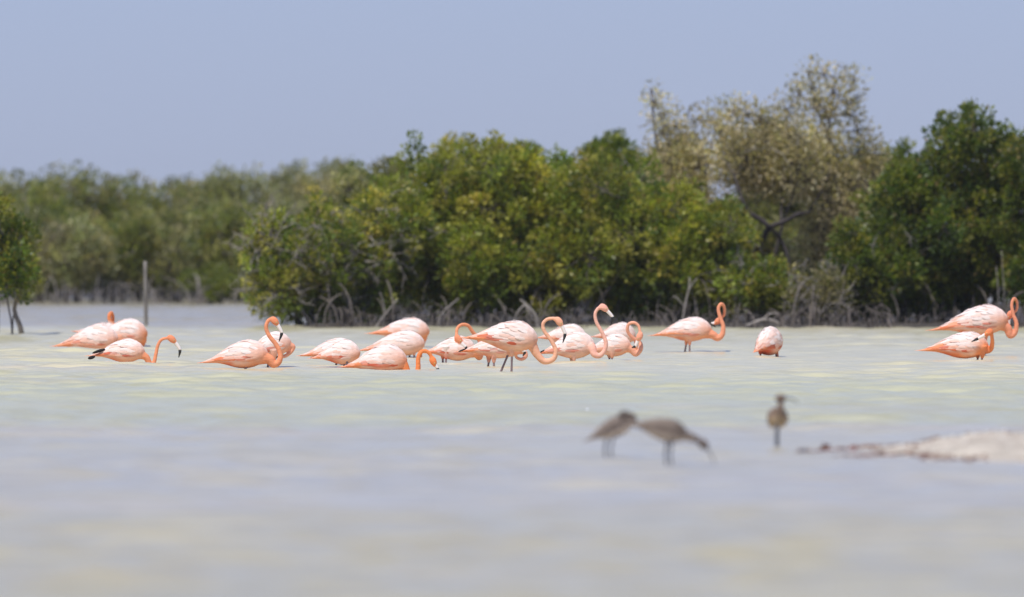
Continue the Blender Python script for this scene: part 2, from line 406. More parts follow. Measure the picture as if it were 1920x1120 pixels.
G1 = 'green mangroves along the near shore'
T = 'mangrove_tree'
near = [ # px, D, x0, x1, top, bot, palette, label, options
 (560, 185.5, 470, 650, 372, 598, 'G', 'low green mangrove at the left tip of the near shore, full of grey dead twigs', dict(bare=190, seed=1, clumps=300, base=1, rl=-.2)),
 (655, 186.5, 575, 745, 345, 598, 'G', 'green mangrove with grey bare twigs, second from the left tip of the near shore', dict(bare=120, seed=2)),
 (745, 187.5, 655, 835, 300, 598, 'G', 'green mangrove whose crown steps up right, behind the topmost middle flamingo', dict(bare=12, seed=3)),
 (840, 188.5, 740, 930, 252, 598, 'G', 'tall dense green mangrove with roots showing left of the mid-picture flamingos', dict(seed=4, taper=.25, clumps=400, bare=6)),
 (930, 187.8, 835, 1030, 244, 598, 'G', 'full green mangrove straight behind the long-legged front flamingo', dict(seed=5, taper=.25, clumps=420)),
 (1025, 188.6, 925, 1115, 248, 598, 'G', 'tall green mangrove with pale arching roots behind the looped-neck flamingo', dict(seed=6, taper=.25, clumps=420, roots=12)),
 (1120, 187.6, 1020, 1220, 290, 598, 'G', 'olive green mangrove behind the flamingo with the highest raised head', dict(seed=7, clumps=400)),
 (1215, 188.4, 1115, 1310, 290, 598, 'G', 'broad green mangrove with a bare pale stick at its foot, left of the brown trees', dict(seed=8, clumps=400, bare=6)),
 (1315, 187.3, 1230, 1392, 330, 598, 'G', 'green mangrove behind the flamingo standing alone, in front of the brown tree', dict(seed=9, clumps=380, bare=8)),
 (1425, 186.8, 1350, 1485, 470, 600, 'G', 'low loose green mangrove under the dark forked branch', dict(seed=10, clumps=170, bare=25, depth_=1.0)),
 (1610, 187.0, 1572, 1700, 385, 592, 'D', 'dark green bush standing between the brown trees and the tall dark mangroves', dict(seed=11, clumps=300, bare=14)),
 (1700, 187.6, 1625, 1790, 300, 592, 'D', 'dark glossy mangrove, leftmost of the tall dark ones at the right', dict(seed=12, clumps=380)),
 (1780, 188.2, 1680, 1880, 198, 592, 'D', 'tall dark mangrove with a level top at the right, behind the two right-hand flamingos', dict(seed=13, clumps=560, roots=9, taper=.15)),
 (1875, 187.9, 1785, 1985, 192, 592, 'D', 'tallest dark mangrove at the right edge, with pale thin stems at its foot', dict(seed=14, clumps=560, roots=9, taper=.15)),
 (1990, 187.0, 1900, 2090, 200, 592, 'D', 'dark mangrove mostly cut off by the right edge of the picture', dict(seed=15, clumps=450)),
]
for (px, D, x0, x1, top, bot, pl, lab, opt) in near:
    base = opt.pop('base', 0); cl = int(opt.pop('clumps', 340) * 1.7)
    opt.setdefault('taper', .25)
    tree(T, lab, 'tree', G1, px, D - 4.2, x0 - 12, x1 + 12, top, bot, GREEN if pl == 'G' else DARK, clumps=cl, lobes=opt.pop('lobes', 20), roots=opt.pop('roots', 8),
         rootcol=(.17, .145, .12) if pl == 'G' else (.13, .11, .095), **opt)
# second row behind, only its tops show
back = [(700, 203, 620, 800, 292, 600, OLIVE, 'hazy olive mangrove top showing over the left slope of the near shore trees'),
        (900, 199, 800, 1000, 250, 600, GREEN, 'pale green crown rising behind the tall middle mangroves on the left'),
        (1010, 201, 930, 1085, 246, 600, GREEN, 'rounded green crown just left of the notch in the tree line'),
        (1140, 202, 1090, 1225, 250, 600, GREEN, 'rounded green crown just right of the notch in the tree line'),
        (1240, 200, 1170, 1320, 268, 600, OLIVE, 'olive crown behind the left-hand thin brown tree'),
        (1650, 204, 1590, 1730, 238, 600, DARK, 'dark green crown between the brown tree top and the tall dark mangroves'),
        (1400, 204, 1320, 1500, 330, 600, OLIVE, 'olive crown seen through the brown trees'),
        (1460, 202, 1395, 1545, 305, 600, OLIVE, 'olive crown filling the gap behind the dark forked branch'),
        (1530, 205, 1470, 1620, 340, 600, OLIVE, 'olive crown low behind the right-hand brown tree')]
for k, (px, D, x0, x1, top, bot, pl, lab) in enumerate(back):
    tree('mangrove_tree', lab, 'tree', 'mangroves in the second row', px, D, x0, x1, top, bot, pl, clumps=850, roots=0, seed=40 + k, lobes=30, taper=.25)
# brown, half-dry trees
BK = (.055, .045, .042)
tree('dry_tree', 'thin brownish tree with sparse leaves and gaps of sky, leftmost of the brown trees', 'tree', 'half-dry brown trees', 1290, 190, 1215, 1370, 225, 420, BROWN,
     clumps=620, per=14, leaf=.07, taper=.2, seed=60, wood=DGREY, sparse=.95, roots=3, lobes=16, spread=.2, sprigs=14, bare=8,
     extra_lobes=[(1228, 195, 18), (1220, 168, 8), (1245, 215, 22), (1268, 238, 22), (1302, 228, 24), (1335, 222, 24), (1360, 240, 24), (1240, 250, 24)],
     limbs=[([(1330, 560, 0), (1325, 430, 0), (1330, 300, .1), (1345, 230, 0)], .03, .008, DGREY), ([(1325, 430, 0), (1270, 330, 0), (1245, 240, 0), (1222, 170, 0)], .02, .006, DGREY)])
tree('dry_tree', 'brown-leaved tree with a dark forked trunk open at mid height', 'tree', 'half-dry brown trees', 1430, 189.3, 1345, 1540, 205, 378, BROWN,
     clumps=1250, per=14, leaf=.07, taper=.15, seed=61, wood=DGREY, sparse=.95, roots=6, lobes=26, spread=.22, sprigs=12, bare=10, stems=1,
     extra_lobes=[(1375, 212, 20), (1400, 215, 22), (1425, 222, 24), (1452, 232, 24), (1480, 212, 22), (1350, 250, 26), (1365, 310, 30), (1345, 335, 20)],
     limbs=[([(1405, 600, 0), (1412, 520, 0), (1418, 468, -.3), (1440, 426, -.95)], .06, .052, BK),
            ([(1440, 426, -.95), (1425, 412, -.95), (1402, 398, -.95), (1390, 375, -1.0), (1375, 330, -.9)], .05, .02, BK),
            ([(1440, 426, -.95), (1475, 412, -.95), (1492, 402, -.95), (1515, 398, -.95)], .045, .025, BK),
            ([(1462, 414, -.95), (1464, 385, -.4), (1470, 330, -.1), (1480, 240, 0)], .03, .012, BK),
            ([(1515, 398, -.4), (1545, 350, -.2), (1560, 300, 0)], .025, .01, BK),
            ([(1440, 426, -.95), (1462, 448, -.4), (1478, 490, -.3), (1490, 600, 0)], .03, .035, DGREY),
            ([(1390, 375, -1.0), (1362, 362, -1.0), (1352, 350, -.9)], .02, .01, GREY)])
tree('dry_tree', 'tallest brown tree, its sparse top standing highest against the sky', 'tree', 'half-dry brown trees', 1555, 189.8, 1490, 1665, 215, 540, BROWN,
     clumps=1350, per=14, leaf=.07, taper=.25, seed=62, wood=DGREY, sparse=.95, roots=5, lobes=26, spread=.2, sprigs=12, bare=14, stems=1,
     extra_lobes=[(1515, 135, 13), (1545, 140, 20), (1580, 150, 18), (1600, 155, 14), (1560, 175, 28), (1530, 195, 28), (1595, 215, 20), (1550, 215, 34), (1640, 330, 30), (1640, 290, 26), (1485, 200, 16), (1500, 175, 16), (1525, 165, 20), (1605, 185, 16), (1610, 245, 22)],
     limbs=[([(1540, 600, 0), (1545, 450, 0), (1546, 320, -.3), (1552, 250, -.3), (1560, 190, -.1), (1566, 140, 0)], .045, .008, BK),
            ([(1552, 250, -.3), (1530, 200, 0), (1518, 140, 0)], .018, .006, DGREY), ([(1556, 215, 0), (1585, 180, 0), (1602, 150, 0)], .016, .005, DGREY)])
tree('dry_tree', 'low tan half-dry shrub at the waterline under the tallest brown tree', 'shrub', None, 1530, 181.8, 1480, 1590, 495, 602, [(.22, .20, .09), (.17, .17, .06), (.28, .24, .13)],
     clumps=260, per=14, leaf=.065, seed=63, wood=DGREY, roots=6, lobes=12, spread=.16, bare=60, depth_=1.0, sprigs=8, rootcol=(.17, .145, .12))
# small mangrove at the left edge, nearer than the far shore
tree('young_mangrove', 'slim green mangrove on thin stems at the left edge, standing in the water', 'tree', None, 18, depth(629), -60, 66, 350, 562, DARK,
     clumps=300, per=20, leaf=.075, seed=70, roots=0, stems=1, lobes=14, depth_=1.0, base_z=.0, spread=.11,
     limbs=[([(22, 650, 0), (22, 610, 0), (14, 560, 0), (8, 470, 0)], .014, .012, BK), ([(23, 650, 0), (24, 600, .05), (30, 560, .05), (38, 470, .05)], .012, .01, BK), ([(-4, 650, .1), (-3, 560, .1), (-10, 480, 0)], .013, .01, BK)])
# far shore trees
FP = {'O': OLIVE, 'G': [tuple(np.array(c) * .5 + np.array(o) * .5) for c, o in zip(GREEN, OLIVE)], 'T': [(.32, .31, .17), (.27, .27, .13), (.37, .35, .20), (.22, .235, .10)], 'Y': YELLOW}
far = [(-70, 262, -160, 30, 305, 'O'), (30, 262, -60, 120, 306, 'T'), (120, 261, 50, 210, 300, 'O'), (200, 262, 130, 290, 312, 'G'), (270, 263, 210, 350, 318, 'O'),
       (370, 262, 300, 440, 312, 'O'), (450, 261, 380, 520, 288, 'T'), (520, 263, 460, 600, 290, 'T'), (595, 262, 530, 670, 302, 'T'), (680, 268, 620, 760, 296, 'O')]
fl = ['far tree cut off by the left picture edge, in the back row', 'tan far tree top at the left edge, behind the slim mangrove', 'olive far tree whose top stands above the slim left mangrove', 'green far tree in the back row, right of the leftmost tops',
      'olive far tree above the wooden post, in the back row', 'olive far tree right of the lowest dip in the left skyline', 'tan far tree with the highest top of the far shore', 'grey-tan far tree right beside the highest far top',
      'tan far tree in the back row, nearest to the near shore mangroves', 'hazy far tree just visible left of the near shore slope']
for k, ((px, D, x0, x1, top, c), lab) in enumerate(zip(far, fl)):
    tree('far_tree', lab, 'tree', 'trees in the back row of the far shore', px, D, x0 - 15, x1 + 15, top, 540, FP[c], clumps=800, per=18, leaf=.10, seed=80 + k, roots=0, lobes=26, taper=.12, depth_=2.4, spread=.17)
far2 = [(-40, 243, -110, 40, 380, 'O', 'lower far tree at the very left edge'), (55, 243, -10, 130, 385, 'O', 'olive tree on the far waterline, behind the slim mangrove'),
        (140, 242, 70, 210, 400, 'T', 'tan bush on the far waterline, left of the post'), (225, 243, 160, 300, 375, 'G', 'green tree on the far waterline, just left of the wooden post'),
        (310, 243, 240, 380, 385, 'O', 'olive tree on the far waterline, just right of the wooden post'), (440, 244, 340, 520, 368, 'G', 'dark green tree behind the bright yellow-green bush'),
        (530, 243, 450, 610, 385, 'G', 'green tree on the far waterline, half hidden by the near shore tip'), (100, 247, 20, 190, 340, 'G', 'green far tree in the middle row at the left'),
        (330, 250, 250, 430, 340, 'O', 'olive far tree in the middle row, above and right of the post'), (560, 250, 480, 660, 345, 'T', 'tan far tree in the middle row beside the near shore')]
for k, (px, D, x0, x1, top, c, lab) in enumerate(far2):
    tree('far_tree', lab, 'tree', 'trees at the far waterline', px, D, x0, x1, top, 560, FP[c], clumps=620, per=18, leaf=.095, seed=100 + k, roots=8, lobes=20, depth_=2.0, spread=.15, bare=8, rootcol=(.2, .18, .16))
tree('yellow_bush', 'low bright yellow-green bush on the far waterline', 'bush', None, 400, 239.5, 335, 465, 498, 562, FP['Y'], clumps=220, per=20, leaf=.08, seed=120, roots=8, lobes=9, depth_=1.2, spread=.12)

o = thicket('near_shore_shoots', 545, 1990, 179.0, 181.8, 750, .40, 7, (.12, .10, .085)); tag(o, kind='stuff')
o = thicket('far_shore_shoots', -120, 700, 238, 243, 600, .6, 8, (.17, .15, .13)); tag(o, kind='stuff')
# pale upright dead sticks
def stick(pts, r, label, D, group=None, col=GREY, branches=()):
    D -= 4.2; m = MB(); s = F / D; px0, py0 = pts[0]
    X = lambda p: (p - px0) / s; Z = lambda q: H - (q - HOR) / s
    m.tube(catmull([(X(a), 0, Z(b)) for a, b in pts], 4), list(np.linspace(r, r * .45, 4 * (len(pts) - 1) + 1)), 6, col)
    for bpts in branches:
        m.tube(catmull([(X(a), 0, Z(b)) for a, b in bpts], 3), list(np.linspace(r * .6, r * .25, 3 * (len(bpts) - 1) + 1)), 5, col)
    o = m.build('dead_branch', M_wood, loc=(xs(px0, D), D, 0)); tag(o, label, 'branch', group); return o
stick([(1278, 618), (1284, 575), (1292, 540), (1293, 520)], .022, 'bare pale branch standing upright behind the back of the lone flamingo', 184.3, 'dead branches', branches=[[(1290, 548), (1300, 530), (1308, 522)], [(1283, 575), (1270, 560), (1262, 555)]])
stick([(700, 622), (722, 590), (745, 562)], .024, 'pale leaning dead stick at the foot of the left slope trees', 184.2, 'dead branches', branches=[[(722, 590), (718, 565), (712, 548)]])
stick([(820, 622), (828, 590), (848, 570), (860, 560)], .024, 'pale bent dead branch in front of the dark root hollow', 184.2, 'dead branches')
stick([(1868, 622), (1872, 560), (1868, 500)], .011, 'pale thin dead stem beside the rightmost flamingo head', 184.4, 'dead branches')
stick([(1885, 622), (1882, 540), (1878, 470)], .009, 'thinner pale stem at the right, close behind the looped neck', 184.6, 'dead branches')
stick([(1400, 612), (1430, 600), (1455, 604), (1478, 618)], .035, 'grey fallen limb lying at the waterline left of the rear-view flamingo', 184.0, 'dead branches', branches=[[(1430, 600), (1445, 588), (1462, 590)]])
stick([(1010, 622), (1004, 592), (985, 570), (975, 562)], .03, 'thick pale arching root limb behind the front flamingo neck', 184.1, 'dead branches', branches=[[(985, 570), (968, 590), (960, 622)], [(985, 570), (1000, 600), (1022, 622)]])
# wooden post
mp_ = MB(); Dp = depth(612); s_ = F / Dp
pts = [(0, 0, BED), (0.005, 0, 0), (.0, 0, .5), (-.008, 0, (612 - 490) / s_)]
mp_.tube(catmull(pts, 4), [.035, .034, .035, .033, .034, .033, .033, .032, .031, .032, .030, .030, .027], 9, (.22, .20, .175))
po = mp_.build('wooden_post', M_wood, loc=(xs(273, Dp), Dp, 0)); tag(po, 'weathered grey wooden post standing upright in the lagoon at the left', 'post')

# ------------------------------------------------------------------ birds
W_ = (.85, .72, .655); PK = (.83, .54, .43); OR = (.81, .275, .115); DO = (.62, .11, .05); NECK = (.80, .30, .15)
PR_U = np.array([0, .06, .14, .24, .36, .50, .64, .76, .86, .94, .985, 1.0])
PR_T = np.array([.004, .014, .034, .072, .138, .200, .232, .236, .200, .135, .06, 0])
PR_B = np.array([.004, .011, .020, .036, .080, .145, .178, .172, .145, .105, .05, 0])
PR_W = np.array([.010, .026, .042, .068, .108, .148, .168, .168, .145, .100, .045, 0])

class Body:
    def __init__(s, tail, chest, fat=1.0, wide=1.0):
        s.t = np.array(tail, float); s.c = np.array(chest, float); a = s.c - s.t; s.L = np.linalg.norm(a); s.a = a / s.L
        s.side = np.array((0, 1, 0)); s.up = np.cross(s.a, s.side); s.up /= np.linalg.norm(s.up)
        if s.up[2] < 0: s.up = -s.up
        s.side = np.cross(s.up, s.a); s.fat = fat; s.wide = wide
    def pt(s, u, th, off=0.0):
        u_ = min(max(u, 0), 1); ct, st = math.cos(th), math.sin(th)
        T_ = np.interp(u_, PR_U, PR_T) * s.fat; B_ = np.interp(u_, PR_U, PR_B) * s.fat; Wd = np.interp(u_, PR_U, PR_W) * s.wide
        v = (T_ if ct > 0 else B_) * ct
        p = s.t + s.a * (u * s.L) + s.up * (v * s.L) + s.side * (Wd * st * s.L)
        nrm = s.up * ct + s.side * st
        return p + nrm * off
    def loft(s, mb, col, n=26, seg=20):
        V = []; us = .5 - .5 * np.cos(np.linspace(0, math.pi, n)) 
        for u in us:
            for k in range(seg): V.append(s.pt(u, 2 * math.pi * k / seg))
        Fc = [(i * seg + k, i * seg + (k + 1) % seg, (i + 1) * seg + (k + 1) % seg, (i + 1) * seg + k) for i in range(n - 1) for k in range(seg)]
        Fc += [tuple(range(seg))[::-1], tuple(range((n - 1) * seg, n * seg))]
        mb.add(V, Fc, col)
    def coords(s, p):
        d = p - s.t; u = d @ s.a / s.L; v = d @ s.up / s.L; w = d @ s.side / s.L; return u, v, w

def mixc(a, b, t):
    t = np.clip(t, 0, 1)[..., None]; return np.array(a) * (1 - t) + np.array(b) * t

def remesh(mb, voxel):
    tmp = mb.build('tmp', M_plume); md = tmp.modifiers.new('r', 'REMESH'); md.mode = 'VOXEL'; md.voxel_size = voxel
    sm = tmp.modifiers.new('s', 'SMOOTH'); sm.iterations = 3; sm.factor = .5
    dg = bpy.context.evaluated_depsgraph_get(); me = bpy.data.meshes.new_from_object(tmp.evaluated_get(dg), depsgraph=dg)
    old = tmp.data; bpy.data.objects.remove(tmp); bpy.data.meshes.remove(old)
    return me

def blade(mb, b, u, th, L, w, lift, col, tipcol=None, dth=0.0, sink=.002):
    """one feather lying on the body, root at (u,th), pointing to the tail"""
    n = 5; V = []; cols = []
    for i in range(n):
        t = i / (n - 1); uu = u - t * L / b.L; ww = w * (math.sin(math.pi * (.18 + .72 * t)) ** .8); tt = th + dth * t
        up_ = -sink + lift * t
        wd = np.interp(max(uu, 0.03), PR_U, PR_T + PR_W) / 2 * b.L
        for k in (-1, 0, 1):
            ang = k * ww / 2 / max(wd, .03)
            p = b.pt(uu, tt + ang, up_ + (.0025 if k == 0 else -.001))
            V.append(p); f = t if tipcol is not None else 0
            cols.append(np.array(col) * (1 - f) + np.array(tipcol if tipcol is not None else col) * f)
    Fc = [(i * 3 + k, i * 3 + k + 1, (i + 1) * 3 + k + 1, (i + 1) * 3 + k) for i in range(n - 1) for k in range(2)]
    mb.add(V, Fc, np.array(cols))

def flamingo(label, wl, tail, chest, neck, head=None, legs=(), yaw=0, fat=1.0, wide=1.0, seed=0, orange=.5, rear=.5, tone=1.0, blacktip=0, black=(), vent=0, rn=1.0, neckcol=None, rufle=1.0, group='flamingos wading in the lagoon'):
    rng = np.random.RandomState(seed + 500); D = depth(wl); s = F / D; cy = math.cos(yaw)
    px0 = (tail[0] + chest[0] * 2) / 3 if not legs else sum(l[0] for l in legs) / len(legs)
    root = empty('flamingo', (xs(px0, D), D, BED), yaw); tag(root, label, 'flamingo', group)
    def Q(p, w=0.0): return np.array(((p[0] - px0) / s / cy, p[2] if len(p) > 2 else w, (wl - p[1]) / s - BED))
    b = Body(Q(tail), Q(chest), fat, wide)
    nc = np.array(neckcol) * (.97, .86, .80) if neckcol is not None else np.array(NECK)
    # ---- continuous body, neck and head
    mb = MB(); b.loft(mb, W_)
    inner = b.t + b.a * b.L * .72 - b.up * b.L * .03; inner2 = b.t + b.a * b.L * .88 - b.up * b.L * .055
    npts = [Q(p) for p in neck]
    path = catmull([inner, inner2] + npts, 6); m = len(path)
    base_r = .072 * b.L / .75; rad = []
    for i in range(m):
        t = i / (m - 1); rad.append(rn * (base_r * (1 - t) ** 4.2 * 1.0 + .0300 * (1 - .32 * t)))
    mb.tube(path, rad, 14, W_)
    hd = None
    if head:
        hc, b0, b1, b2 = [Q(p) for p in head]; hx = (b0 - hc); hx = hx / np.linalg.norm(hx)
        mb.ball(hc, (.060, .031, .040), hx, W_, 14, 10); mb.ball(hc + hx * .036, (.036, .024, .028), hx, W_)
        mb.tube([npts[-1], (npts[-1] + hc) / 2, hc], [.0225 * rn, .026, .028], 12, W_)
    # feathered thighs
    for k, l in enumerate(legs):
        top = Q((l[0], l[1])); side = .05 if k == 0 else -.05
        top[1] = side if len(legs) > 1 else .02
        low = Q((l[2], l[3])); low[1] = top[1]
        mb.tube([top + np.array((0, 0, .12)), top + np.array((0, 0, .03)), top + (low - top) * .45 / max(1, abs(l[3] - l[1]) / 22)], [.06, .035, .016], 10, W_)
    me = remesh(mb, .0085)
    n = len(me.vertices); co = np.empty(n * 3, np.float32); me.vertices.foreach_get('co', co); co = co.reshape(-1, 3).astype(float)
    u, v, w = b.coords(co)
    Tn = np.interp(u, PR_U, PR_T) * fat; Bn = np.interp(u, PR_U, PR_B) * fat
    vn = np.where(v > 0, v / np.maximum(Tn, .02), v / np.maximum(Bn, .02)); wn = np.abs(w) / np.maximum(np.interp(u, PR_U, PR_W) * wide, .02)
    rr_ = np.sqrt(vn ** 2 + wn ** 2); inb = (u > 0) & (u < 1.0)
    nz = vnoise(co[:, 0] * 30, co[:, 2] * 55 + co[:, 1] * 30, seed) ; nz2 = vnoise(co[:, 0] * 11, co[:, 2] * 18, seed + 9)
    pth = np.array(path); dn = np.min(np.linalg.norm(co[:, None, :] - pth[None, 14:, :], axis=2), axis=1) if m > 14 else np.full(n, 9.)
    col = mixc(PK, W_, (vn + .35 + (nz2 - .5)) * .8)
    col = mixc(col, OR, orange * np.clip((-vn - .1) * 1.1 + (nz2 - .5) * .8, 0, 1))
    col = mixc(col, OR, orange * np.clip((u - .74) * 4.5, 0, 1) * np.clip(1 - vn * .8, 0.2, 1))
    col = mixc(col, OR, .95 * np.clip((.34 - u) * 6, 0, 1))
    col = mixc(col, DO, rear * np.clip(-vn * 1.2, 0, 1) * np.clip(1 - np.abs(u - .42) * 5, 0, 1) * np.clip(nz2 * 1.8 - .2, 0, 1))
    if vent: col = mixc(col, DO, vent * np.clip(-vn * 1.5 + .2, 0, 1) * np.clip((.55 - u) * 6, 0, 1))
    isn = np.clip((rr_ - 1.02) * 3, 0, 1); isn[~inb] = 1; isn[u < .5] = 0
    isn = np.maximum(isn, np.clip((.036 - dn) * 60, 0, 1) * (u > .9))
    col = mixc(col, nc * (.92 + .16 * nz[:, None]), isn)
    col = mixc(col, (.60, .42, .38), np.clip((-vn - 1.25) * 1.5, 0, 1) * (u < .85) * (u > .2))   # bare thigh
    if head:
        dh = np.linalg.norm(co - hc, axis=1); col = mixc(col, nc * np.array((1.0, .92, .9)), np.clip((.075 - dh) * 40, 0, 1))
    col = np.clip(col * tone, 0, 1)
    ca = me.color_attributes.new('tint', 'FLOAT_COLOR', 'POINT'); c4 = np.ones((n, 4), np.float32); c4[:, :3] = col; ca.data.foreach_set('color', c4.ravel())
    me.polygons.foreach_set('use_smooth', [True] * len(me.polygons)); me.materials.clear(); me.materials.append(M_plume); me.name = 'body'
    ob = bpy.data.objects.new('body', me); C.objects.link(ob); ob.parent = root
    # ---- wings
    for side in (1, -1):
        wb = MB()
        rows = [(.88, 5, .10, .034), (.80, 7, .11, .036), (.71, 8, .12, .038), (.62, 8, .13, .038), (.53, 8, .15, .038), (.44, 7, .17, .036), (.36, 5, .18, .032)]
        for ri, (ru, cnt, fl_, fw) in enumerate(rows):
            for q in range(cnt):
                th = side * (.12 + (1.95 - .15 * ri * .6) * q / (cnt - 1) + rng.uniform(-.08, .08)); uu = ru + rng.uniform(-.03, .03) - .03 * abs(th)
                low = abs(th) / 1.9
                c = np.array(W_) * rng.uniform(.93, 1.06); 
                k = rng.rand()
                if k < .3: c = mixc(np.array(W_), np.array(PK), np.array(rng.uniform(.3, 1)))
                rust = np.clip((low - .42) * 2.2, 0, 1) * np.clip((.62 - uu) * 3.2, 0, 1) + .5 * np.clip((low - .7) * 3, 0, 1)
                if rust > .02: c = mixc(c, np.array(OR), np.array(rust * (.35 + orange) * rng.uniform(.6, 1.6)))
                if rust > .3 and rng.rand() < rear * .7: c = mixc(c, np.array(DO), np.array(rng.uniform(.3, .95)))
                if ri >= 5: c = mixc(c, np.array(OR), np.array(rng.uniform(.2, .95) * (.4 + .6 * orange) * min(1, .5 + low)))
                blade(wb, b, uu, th, fl_ * rng.uniform(.9, 1.15), fw * rng.uniform(.9, 1.25), rng.uniform(.002, .010) * rufle * (1.7 if rng.rand() < .2 else 1), np.clip(c * tone, 0, 1), dth=-side * .12)
        # long folded flight feathers
        for q in range(6):
            th = side * (.35 + .26 * q + rng.uniform(-.05, .05)); c = mixc(np.array(PK), np.array(OR), np.array(rng.uniform(.5, 1.0)))
            tip = None
            if q >= 6 - blacktip: tip = np.array((.02, .018, .018)); c = np.array((.30, .2, .17))
            blade(wb, b, .34 + .02 * q, th, (.30 - .03 * q) * b.L / .75, .030, .004, np.clip(c * tone, 0, 1), tip, dth=-side * .15)
        wb.build('wing', M_plume, root)
    for (xa, ya, xb, yb, ww) in black:          # dark ends of the folded flight feathers
        kb = MB(); A = Q((xa, ya)); B_ = Q((xb, yb)); wy = -.05 * b.L; A[1] = B_[1] = wy - .02
        kb.ball((A + B_) / 2, (np.linalg.norm(A - B_) / 2 + .012, .012, ww / 2), B_ - A, (.018, .015, .015)); kb.build('wing_tip', M_plume, root)
    tb = MB()
    for q in range(9):
        a = (q - 4) / 4; th = a * 1.5; c = mixc(np.array(PK), np.array(OR), np.array(rng.uniform(.6, 1.0))) * rng.uniform(.9, 1.1)
        blade(tb, b, .20, th, .20 * b.L * rng.uniform(.85, 1.12), .030, .003, np.clip(c * tone, 0, 1), dth=-th * .2)
    tb.build('tail', M_plume, root)
    # ---- bill and eyes
    if head:
        bl = MB(); dirb = (b1 - b0); 
        pts = catmull([b0 - hx * .018, b0 + dirb * .45 + hx * .004, b1], 4)
        bl.tube(pts, [.022, .022, .0215, .021, .020, .0195, .0185, .018, .0165], 10, (.86, .76, .70), flat=.72)
        bo = bl.build('bill', M_bill, root)
        bt = MB(); pts2 = catmull([b1 - dirb * .06, b1 + (b2 - b1) * .3, b2], 4)
        bt.tube(pts2, [.0175, .018, .018, .0172, .0155, .013, .010, .007, .003], 10, (.015, .014, .014), flat=.72)
        bt.build('bill_tip', M_bill, bo)
        upv = np.cross(hx, (0, 1, 0)); upv = upv if upv[2] > 0 else -upv
        for sd2 in (1, -1):
            e = MB(); e.ball(hc + hx * .030 + upv * .008 + np.array((0, .0265 * sd2, 0)), (.007, .004, .007), (1, 0, 0), (.75, .65, .25), 8, 6)
            eo = e.build('eye', M_bill, root)
            pu = MB(); pu.ball(hc + hx * .030 + upv * .008 + np.array((0, .0305 * sd2, 0)), (.0035, .002, .0035), (1, 0, 0), (.01, .01, .01), 8, 6); pu.build('pupil', M_bill, eo)
    # ---- legs down to webbed feet on the lagoon floor
    ll = legs if legs else ((px0, wl - 12, px0 - 2, wl), (px0 + 8, wl - 12, px0 + 8, wl))
    for k, l in enumerate(ll):
        side = (.05 if k == 0 else -.05) if len(ll) > 1 else .02
        a = Q((l[0], l[1])); c = Q((l[2], l[3])); a[1] = c[1] = side; dr = (c - a); dr /= max(-dr[2], .02); 
        ft = c + dr * max(0, min(c[2] - .015, .45)); ft[0] = c[0] + np.clip(ft[0] - c[0], -.12, .12); ft[2] = .012
        lg = MB(); mid = a + (c - a) * .55
        lcol = np.array((.24, .17, .18)) * rng.uniform(.8, 1.1)
        lg.tube([a + np.array((0, 0, .05)), a, mid, c, (c + ft) / 2, ft], [.016, .014, .011, .0125, .010, .012], 8, lcol)
        for da in (-.5, 0, .5):
            lg.tube([ft, ft + np.array((math.cos(da) * .05, math.sin(da) * .05, 0)), ft + np.array((math.cos(da) * .10, math.sin(da) * .10, -.006))], [.010, .008, .004], 5, lcol)
        p = [ft + np.array((math.cos(x) * .088, math.sin(x) * .088, -.003)) for x in (-.5, -.25, 0, .25, .5)]
        lg.add([ft] + p, [(0, 1, 2), (0, 2, 3), (0, 3, 4), (0, 4, 5)], lcol * .9)
        lg.build('leg', M_leg, root)
    return root

YO = .05
flamingo('pale flamingo behind the far-left pair, its orange neck fold sticking straight up', 652, (138, 622), (222, 630),
         [(216, 630, .02), (215, 614, 0), (206, 602, 0), (205, 591, .0), (210, 587, .03), (214, 596, .07), (213, 606, .08)],
         [(212, 611, .085), (212, 618, .09), (211, 626, .09), (206, 630, .09)], seed=1, yaw=.25, orange=.3, tone=1.0, neckcol=(.80, .28, .11), fat=1.05)
flamingo('leftmost flamingo, orange pointed tail low to the left and head under water', 658, (100, 650), (222, 634),
         [(213, 648), (214, 662), (220, 680)], [(240, 690), (244, 696), (252, 702), (256, 712)], yaw=-.1, seed=2, orange=.6, rear=1.0, fat=1.02)
flamingo('flamingo bent down with a deep orange breast, just in front of the wooden post', 655, (165, 640), (277, 624),
         [(270, 638), (266, 650), (262, 664), (264, 680)], [(274, 690), (277, 696), (284, 702), (288, 710)], yaw=.1, seed=3, orange=1.0, rear=.6, fat=1.15, neckcol=(.78, .27, .11))
flamingo('low flamingo with black wing tips at the tail, its neck dipping under and rising again', 685, (166, 668), (272, 658),
         [(274, 670), (281, 684), (288, 682), (292, 666), (296, 648), (303, 637), (314, 634)], [(322, 636), (329, 642), (338, 657), (335, 671)],
         legs=[(232, 674, 231, 685), (240, 674, 237, 685)], seed=4, orange=.45, rear=.7, black=[(175, 662, 196, 655, .035), (167, 672, 177, 669, .04)], fat=1.0, rn=.85)
flamingo('flamingo behind the one with the upright S-shaped neck, its own neck curled under its breast', 690, (452, 668), (546, 640),
         [(549, 650), (545, 660), (535, 668), (527, 668), (524, 658, -.05)], [(524, 650, -.05), (522, 655, -.06), (518, 668, -.06), (514, 674, -.06)], legs=[(505, 674, 503, 690), (512, 676, 512, 690)],
         seed=5, orange=.4, yaw=.15, fat=1.12, neckcol=(.84, .42, .28), rn=.85)
flamingo('flamingo with an upright S-shaped neck and lowered black-tipped bill, left of the middle group', 694, (377, 681), (503, 662),
         [(505, 674), (512, 683), (522, 680), (526, 666), (519, 648), (505, 630), (499, 615), (502, 603), (508, 598)], [(515, 602), (521, 609), (529, 625), (523, 641)],
         legs=[(458, 684, 459, 694), (464, 684, 461, 694)], seed=6, orange=.75, rear=.8, yaw=-.08)
